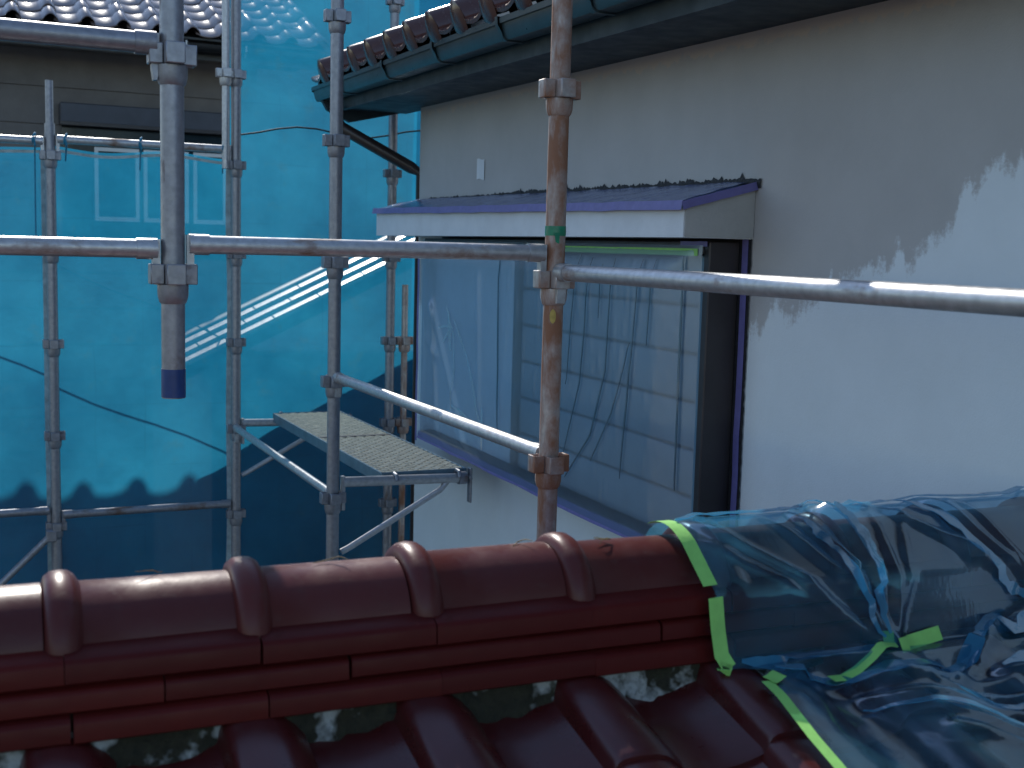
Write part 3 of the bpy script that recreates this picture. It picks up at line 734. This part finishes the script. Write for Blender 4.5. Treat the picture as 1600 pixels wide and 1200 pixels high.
# creases in (x, s): start, end, height, width
CR = []
pin = (-.545, SPIN+.005)
for x, sgn, h, wd in ((-.86, 1, .016, .010), (-.80, -1, .006, .012), (-.72, 1, .012, .016), (-.66, 1, .018, .013), (-.62, -1, .012, .010), (-.585, 1, .022, .010), (-.545, -1, .010, .012), (-.50, 1, .013, .012), (-.44, 1, .010, .014)):
    CR.append(((x, STOP+.01), pin, h*sgn, wd))
pin2 = (-.22, SPIN-.05)
for x, h, wd in ((-.52, .016, .010), (-.45, -.008, .014), (-.38, .014, .012), (-.30, .012, .012), (-.12, .014, .012), (-.05, .010, .015)):
    CR.append(((x, STOP-.02), pin2, h, wd))
CR += [((-.87, STOP+.05), (-.58, SPIN-.01), .012, .008), (pin2, (-.50, SPIN+.11), .022, .012), (pin2, (-.42, SPIN+.06), .016, .012), (pin2, (-.10, SPIN+.16), .014, .014),
       ((-.80, SPIN+.02), (-.50, SPIN+.06), .020, .014), ((-.74, SPIN+.06), (-.40, SPIN+.13), .018, .012), ((-.68, SPIN+.11), (-.30, SPIN+.26), .016, .014),
       ((-.66, SPIN+.14), (-.20, SPIN+.40), .014, .016), ((-.60, SPIN+.22), (-.20, SPIN+.50), .016, .016), ((-.40, SPIN+.10), (0, SPIN+.30), .018, .014), ((-.55, SPIN+.12), (-.35, SPIN+.20), .018, .008), ((-.30, SPIN+.08), (-.02, SPIN+.10), .018, .012)]
def crease(x, s):
    h = 0
    for (ax_, as_), (bx2, bs), hh, wd in CR:
        dx, ds = bx2-ax_, bs-as_; L2 = dx*dx+ds*ds
        t = max(0, min(1, ((x-ax_)*dx+(s-as_)*ds)/L2))
        q = ((x-ax_-t*dx)**2+(s-as_-t*ds)**2)
        h += hh*math.exp(-q/(wd*wd))*(.45+.55*math.sin(math.pi*min(1, max(0, t*.9+.05))))
    return h
def film_fn(a, b):
    s = cum[-1]*b; xl = xleft(s); x = xl+(-.004-xl)*a
    y, z, n = P_at(s)
    fall = min(1, a*9)
    h = crease(x, s)+noise.fractal(Vector((x*9, s*9, 2.2)), 1.0, 2.0, 4)*.003
    # ring bumps under the film
    for c in caps:
        xr = X0+c*P
        if STOP-.15 < s < STOP+.14: h += .013*math.exp(-((x-xr)/.03)**2)
    if s > SPIN+.05:          # tile rolls under the film
        ph = ((x-XT)/P-.91) % 1.0; h += -.030*(.5-.5*math.cos(2*math.pi*ph))
    h = max(h, -.045 if s > SPIN+.05 else .004)
    h = h*fall+.002*(1-fall)
    return Vector((x, y, z))+n*(h+.003)
fm = MB().grid(film_fn, 150, 170)
# make the outside face outwards whichever way the profile runs
film = in_house('masking_film', fm, FILM, 'blue translucent plastic film draped over the wall end of the tile ridge', 'plastic film', None, 0)
film.data.polygons.foreach_set('use_smooth', [True]*len(film.data.polygons))
def film_pt(x, s, lift=.004):
    xl = xleft(s); a = (x-xl)/(-.004-xl); p = film_fn(max(0, min(1, a)), s/cum[-1]); y, z, n = P_at(s)
    if a < 0: p = Vector((x, y, z))+n*.003
    return p+n*lift, n
def fold(path, w_, n=22):
    pts, ns, ws = [], [], []
    for k in range(n+1):
        u = k/n*(len(path)-1); i = min(int(u), len(path)-2); f = u-i
        x = path[i][0]+(path[i+1][0]-path[i][0])*f; q = path[i][1]+(path[i+1][1]-path[i][1])*f
        x += .006*noise.noise(Vector((k*.5, path[0][0]*20, 1))); p, nn = film_pt(x, q, .0045+.003*abs(noise.noise(Vector((k*.7, 2, path[0][1]*9)))))
        pts.append(p); ns.append(nn); ws.append(w_*(.45+.9*abs(noise.noise(Vector((k*.33, path[0][0]*7, 5)))))*min(1, (k+1)/4, (n-k+1)/4))
    mb = MB().ribbon(pts, ns, ws, .0012); mb.v = [tuple(hp_(v)) for v in mb.v]
    part('doubled_fold', mb, FOLD, film, 60)
for path, w_ in (([(-.84, SPIN-.012), (-.74, SPIN+.004), (-.64, SPIN+.016), (-.56, SPIN+.008)], .040), ([(-.80, SPIN+.035), (-.72, SPIN+.060), (-.60, SPIN+.075), (-.45, SPIN+.060)], .036),
                 ([(-.42, STOP-.03), (-.36, STOP+.05), (-.29, SPIN-.09), (-.23, SPIN-.055)], .024), ([(-.22, SPIN-.055), (-.30, SPIN-.01), (-.42, SPIN+.05), (-.50, SPIN+.075)], .034), ([(-.02, SPIN-.10), (-.12, SPIN-.07), (-.22, SPIN-.05)], .030),
                 ([(-.88, STOP+.0), (-.80, STOP-.012), (-.68, STOP-.010), (-.60, STOP-.02)], .030), ([(-.60, STOP-.02), (-.50, STOP-.01), (-.40, STOP-.02), (-.2, STOP-.01), (-.02, STOP-.02)], .034), ([(-.585, STOP+.02), (-.575, STOP+.08), (-.56, SPIN-.03)], .030), ([(-.66, STOP+.03), (-.63, STOP+.10), (-.57, SPIN-.02)], .022),
                 ([(-.40, SPIN+.10), (-.25, SPIN+.085), (-.05, SPIN+.10)], .04), ([(-.55, SPIN+.16), (-.35, SPIN+.20), (-.10, SPIN+.26)], .02), ([(-.70, SPIN+.13), (-.50, SPIN+.22), (-.30, SPIN+.34)], .016)):
    fold(path, w_)
def tape(path, w_, label, n=14, lift=.0035):
    pts, ns = [], []
    for k in range(n+1):
        u = k/n*(len(path)-1); i = min(int(u), len(path)-2); f = u-i
        x = path[i][0]+(path[i+1][0]-path[i][0])*f; s = path[i][1]+(path[i+1][1]-path[i][1])*f
        p, nn = film_pt(x, s, lift); pts.append(p); ns.append(nn)
    return in_house('masking_tape', MB().ribbon(pts, ns, w_, .0005), GREEN, label, 'masking tape', 'green masking tape strips', 60)
tape([(-.888, STOP-.05), (-.886, STOP+.04), (-.880, s_of(15)-.012)], .026, 'green tape strip curving over the ridge cap at film edge')
tape([(-.877, s_of(15)+.004), (-.872, s_of(17)), (-.862, s_of(18)-.004)], .026, 'green tape strip slanting down the stacked ridge base tiles')
tape([(-.866, s_of(18)-.012), (-.876, s_of(18)+.012)], .022, 'small green tape tab below the slanting strip at ridge foot', 4)
tape([(-.555, SPIN-.002), (-.45, SPIN-.016)], .024, 'green tape strip at the gathered point where folds meet', 6, .010)
tape([(-.712, SPIN+.062), (-.62, SPIN+.050), (-.572, SPIN+.036), (-.556, SPIN+.004)], .018, 'green tape strip bending up to the gathered folds', 10, .010)
tape([(-.832, s_of(19)+.030), (-.806, s_of(19)+.018)], .024, 'tiny crumpled green tape tab at the notch in the film', 4, .006)
tape([(-.836, s_of(19)+.028), (-.838, s_of(20)+.01), (-.849, s_of(21)), (-.855, s_of(22)), (-.86, s_of(23))], .018, 'long green tape line holding film edge to the roof tiles', 16, .004)

# film over the window
PLEATS = [([(.782, .05), (.80, -.20), (.821, -.362), (.937, -.636)], .007), ([(.627, .05), (.646, -.302), (.732, -.517), (.909, -.686)], .008), ([(.458, .05), (.485, -.246), (.518, -.503), (.53, -.62)], .008),
          ([(.237, .063), (.238, -.223), (.236, -.60)], .011), ([(.869, .06), (.898, -.158), (.917, -.373)], .006), ([(.382, .05), (.396, -.2)], .006), ([(.497, -.20), (.587, -.415), (.725, -.599)], .006), ([(1.535, .05), (1.52, -.30), (1.50, -.62)], .012), ([(.70, .03), (.705, -.14)], .005)]
CRINKLE_GLINTS = [([(2.085, -.178), (1.995, -.30), (1.99, -.45), (2.013, -.607)], .012), ([(2.176, -.275), (2.09, -.262), (2.003, -.263)], .010), ([(2.124, -.334), (2.026, -.265)], .012), ([(1.989, -.23), (1.85, -.36), (1.72, -.55), (1.66, -.66)], .010), ([(2.06, -.20), (2.03, -.36)], .030), ([(1.98, -.585), (1.80, -.62)], .014), ([(1.67, -.55), (1.66, -.72)], .020)]
def wf(a, b):
    y = wy0+.012+(wy1-wy0-.03)*a; z = wz0-.004+(wz1-wz0-.006)*b
    k = noise.noise(Vector((y*16+2.0*z*math.sin(y*5), z*1.1, 4.4)))
    h = .003*math.exp(-(k/.045)**2)*(1 if y < 1.55 else .15)
    h += noise.noise(Vector((y*1.2, z*1.5, 7)))*.006
    # loose flap over the far half
    for (ya, za), (yb, zb), hh in (((2.28, -.18), (2.18, -.80), .03), ((2.28, -.18), (1.80, -.82), .03), ((2.2, -.40), (2.36, -.33), .025), ((2.05, -.62), (1.75, -.84), .03), ((1.75, -.05), (1.70, -.8), .02)):
        dy, dz = yb-ya, zb-za; t = max(0, min(1, ((y-ya)*dy+(z-za)*dz)/(dy*dy+dz*dz)))
        q = (y-ya-t*dy)**2+(z-za-t*dz)**2; h += .4*hh*math.exp(-q/.0005)
    e = min(1, min(a, 1-a)*12, min(b, 1-b)*10)
    return Vector((-wp-.016-.030*e-h*e, y, z))
wfilm = in_house('window_film', MB().grid(wf, 200, 60), WFILM, 'clear creased plastic film stretched over the whole window', 'plastic film', None, 80)
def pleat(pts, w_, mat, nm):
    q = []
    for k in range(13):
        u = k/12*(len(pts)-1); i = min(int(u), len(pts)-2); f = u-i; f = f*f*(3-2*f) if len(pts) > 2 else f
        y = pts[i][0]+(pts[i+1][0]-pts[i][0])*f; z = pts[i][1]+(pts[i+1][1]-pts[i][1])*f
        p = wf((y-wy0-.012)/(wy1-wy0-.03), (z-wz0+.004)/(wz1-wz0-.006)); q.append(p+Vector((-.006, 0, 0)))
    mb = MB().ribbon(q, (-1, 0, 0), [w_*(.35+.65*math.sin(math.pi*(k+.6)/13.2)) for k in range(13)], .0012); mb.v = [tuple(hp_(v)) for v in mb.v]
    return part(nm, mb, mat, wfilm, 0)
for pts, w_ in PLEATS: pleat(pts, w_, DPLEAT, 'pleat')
for pts, w_ in CRINKLE_GLINTS: pleat(pts, w_, LGLINT, 'crinkle_glint')  # ribbons that paint the highlights along the crinkles
def strip(pts, n, w_, mat, label, cat='masking tape', group=None, t=.0008):
    return in_house('masking_tape', MB().ribbon(pts, n, w_, t), mat, label, cat, group, 60)
jz = lambda: random.uniform(-.003, .003)
strip([(-.006, wy0-.030+jz(), z/10*(wz1-wz0+.05)+wz0-.02) for z in range(11)], (-1, 0, 0), .028, PURPLE, 'violet tape strip upright on wall at window\'s primed wall side')
strip([(-wp-.022, wy1-.012+jz(), z/10*(wz1-wz0-.0)+wz0-.02) for z in range(11)], (-1, 0, 0), .024, PURPLE, 'violet tape strip upright beside window at the house corner')
strip([(-wp-.0155, wy0+.02+y/16*(wy1-wy0-.04), wz0+.008+jz()) for y in range(17)], (-1, 0, .2), .034, PURPLE, 'violet tape strip along the window sill edge')
strip([(-wp-.020, wy0+.03+y/12*1.55, wz1-.030+jz()*.4) for y in range(13)], (-1, 0, 0), .020, GREEN, 'green tape line along the window head below the hood', 'masking tape')
strip([(-wp-.006, wy0+.005+y/4*.14, wz1-.006+jz()*.3) for y in range(5)], (-1, 0, 0), .014, PURPLE, 'short violet tape bit at the window head corner')
strip([(-hp-.015, hy0-.014+y/24*(hy1-hy0+.03), .1965+.031*y/24+jz()*.6) for y in range(25)], (-1, 0, .25), .026, PURPLE, 'violet tape along the front edge of the window hood')
strip([(-hp-.014+x/8*(hp+.01), hy0-.0145, .196+.060*x/8+jz()*.4) for x in range(9)], (0, -1, .1), .022, PURPLE, 'violet tape up the sloping end of the window hood')
def hf(a, b):
    y = hy0+.03+(hy1-hy0-.02)*a; x = -hp-.006+(hp-.006)*b
    z0_ = .2+.032*a+(.062-.008*a)*b
    return Vector((x, y, z0_+.004+.006*abs(noise.noise(Vector((y*9, x*12, 1.7))))+.004*abs(noise.noise(Vector((y*30, x*30, 7))))))
in_house('hood_film', MB().grid(hf, 120, 14), PFILM, 'crinkled violet tinted film laid on top of the window hood', 'plastic film', None, 70)
# ragged bitumen edge where hood meets the wall
mb = MB(); n = 320
vs = []
for i in range(n+1):
    y = hy0-.03+(hy1-hy0-.10)*i/n; zb = .262+.024*i/n
    up = .010+.018*abs(noise.noise(Vector((y*70, 0, 0))))+.022*abs(noise.noise(Vector((y*230, 3, 0))))
    up *= 1.0 if i < n*.7 else .6
    vs += [(-.003, y, zb-.012), (-.007, y, zb+.002), (-.003, y, zb+up)]
fs = []
for i in range(n):
    for k in range(2): fs.append((i*3+k, i*3+k+1, i*3+k+4, i*3+k+3))
mb.add(vs, fs)
part('sealant_bead', mb, BLACKT, hood, 40)
mb = MB(); vs = []; n = 90
for i in range(n+1):
    z = wz0-.01+(wz1-wz0+.02)*i/n; q = .012+.006*noise.noise(Vector((z*55, 1, 0)))
    vs += [(-.004, wy0-.040, z), (-.0045, wy0-.044-q, z)]
mb.add(vs, [(i*2, i*2+1, i*2+3, i*2+2) for i in range(n)]); part('sealant_bead', mb, BLACKT, win, 40)

# ------------------------------------------------------------------ dry stalks caught on the ridge
def stalk(x, y, z, seed, label):
    rnd = random.Random(seed); mb = MB()
    for k in range(rnd.randint(2, 4)):
        p = [Vector((x, y, z))]; d = Vector((rnd.uniform(-1, 1), rnd.uniform(-.5, .3), rnd.uniform(-.1, .25))).normalized()
        for i in range(5):
            p.append(p[-1]+d*.0062); d = (d+Vector((rnd.uniform(-.4, .4), rnd.uniform(-.3, .3), rnd.uniform(-.5, .25)))).normalized()
        for q in p:
            q.y = max(-1.03, min(-.975, q.y)); q.z = max(ZR+math.sqrt(.0815**2-(q.y+1)**2), min(q.z, ZR+.0815+.008))
        mb.path(p, [.0010, .0010, .0009, .0008, .0006, .0004], 5)
    in_house('dry_stalk', mb, TWIG, label, 'twig', 'dry stalks on the ridge')
stalk(-1.70, -.985, ZR+.083, 1, 'dry grass stalks lying on the ridge cap between two rings')
stalk(-1.455, -1.0, ZR+.083, 2, 'bent dry stalk on ridge crest below the plank pole')
stalk(-1.15, -.985, ZR+.083, 3, 'short dry stalks on ridge beside the rusty pole ring')
stalk(-1.00, -1.01, ZR+.083, 5, 'thin dry twig on ridge cap next to the green taped film')
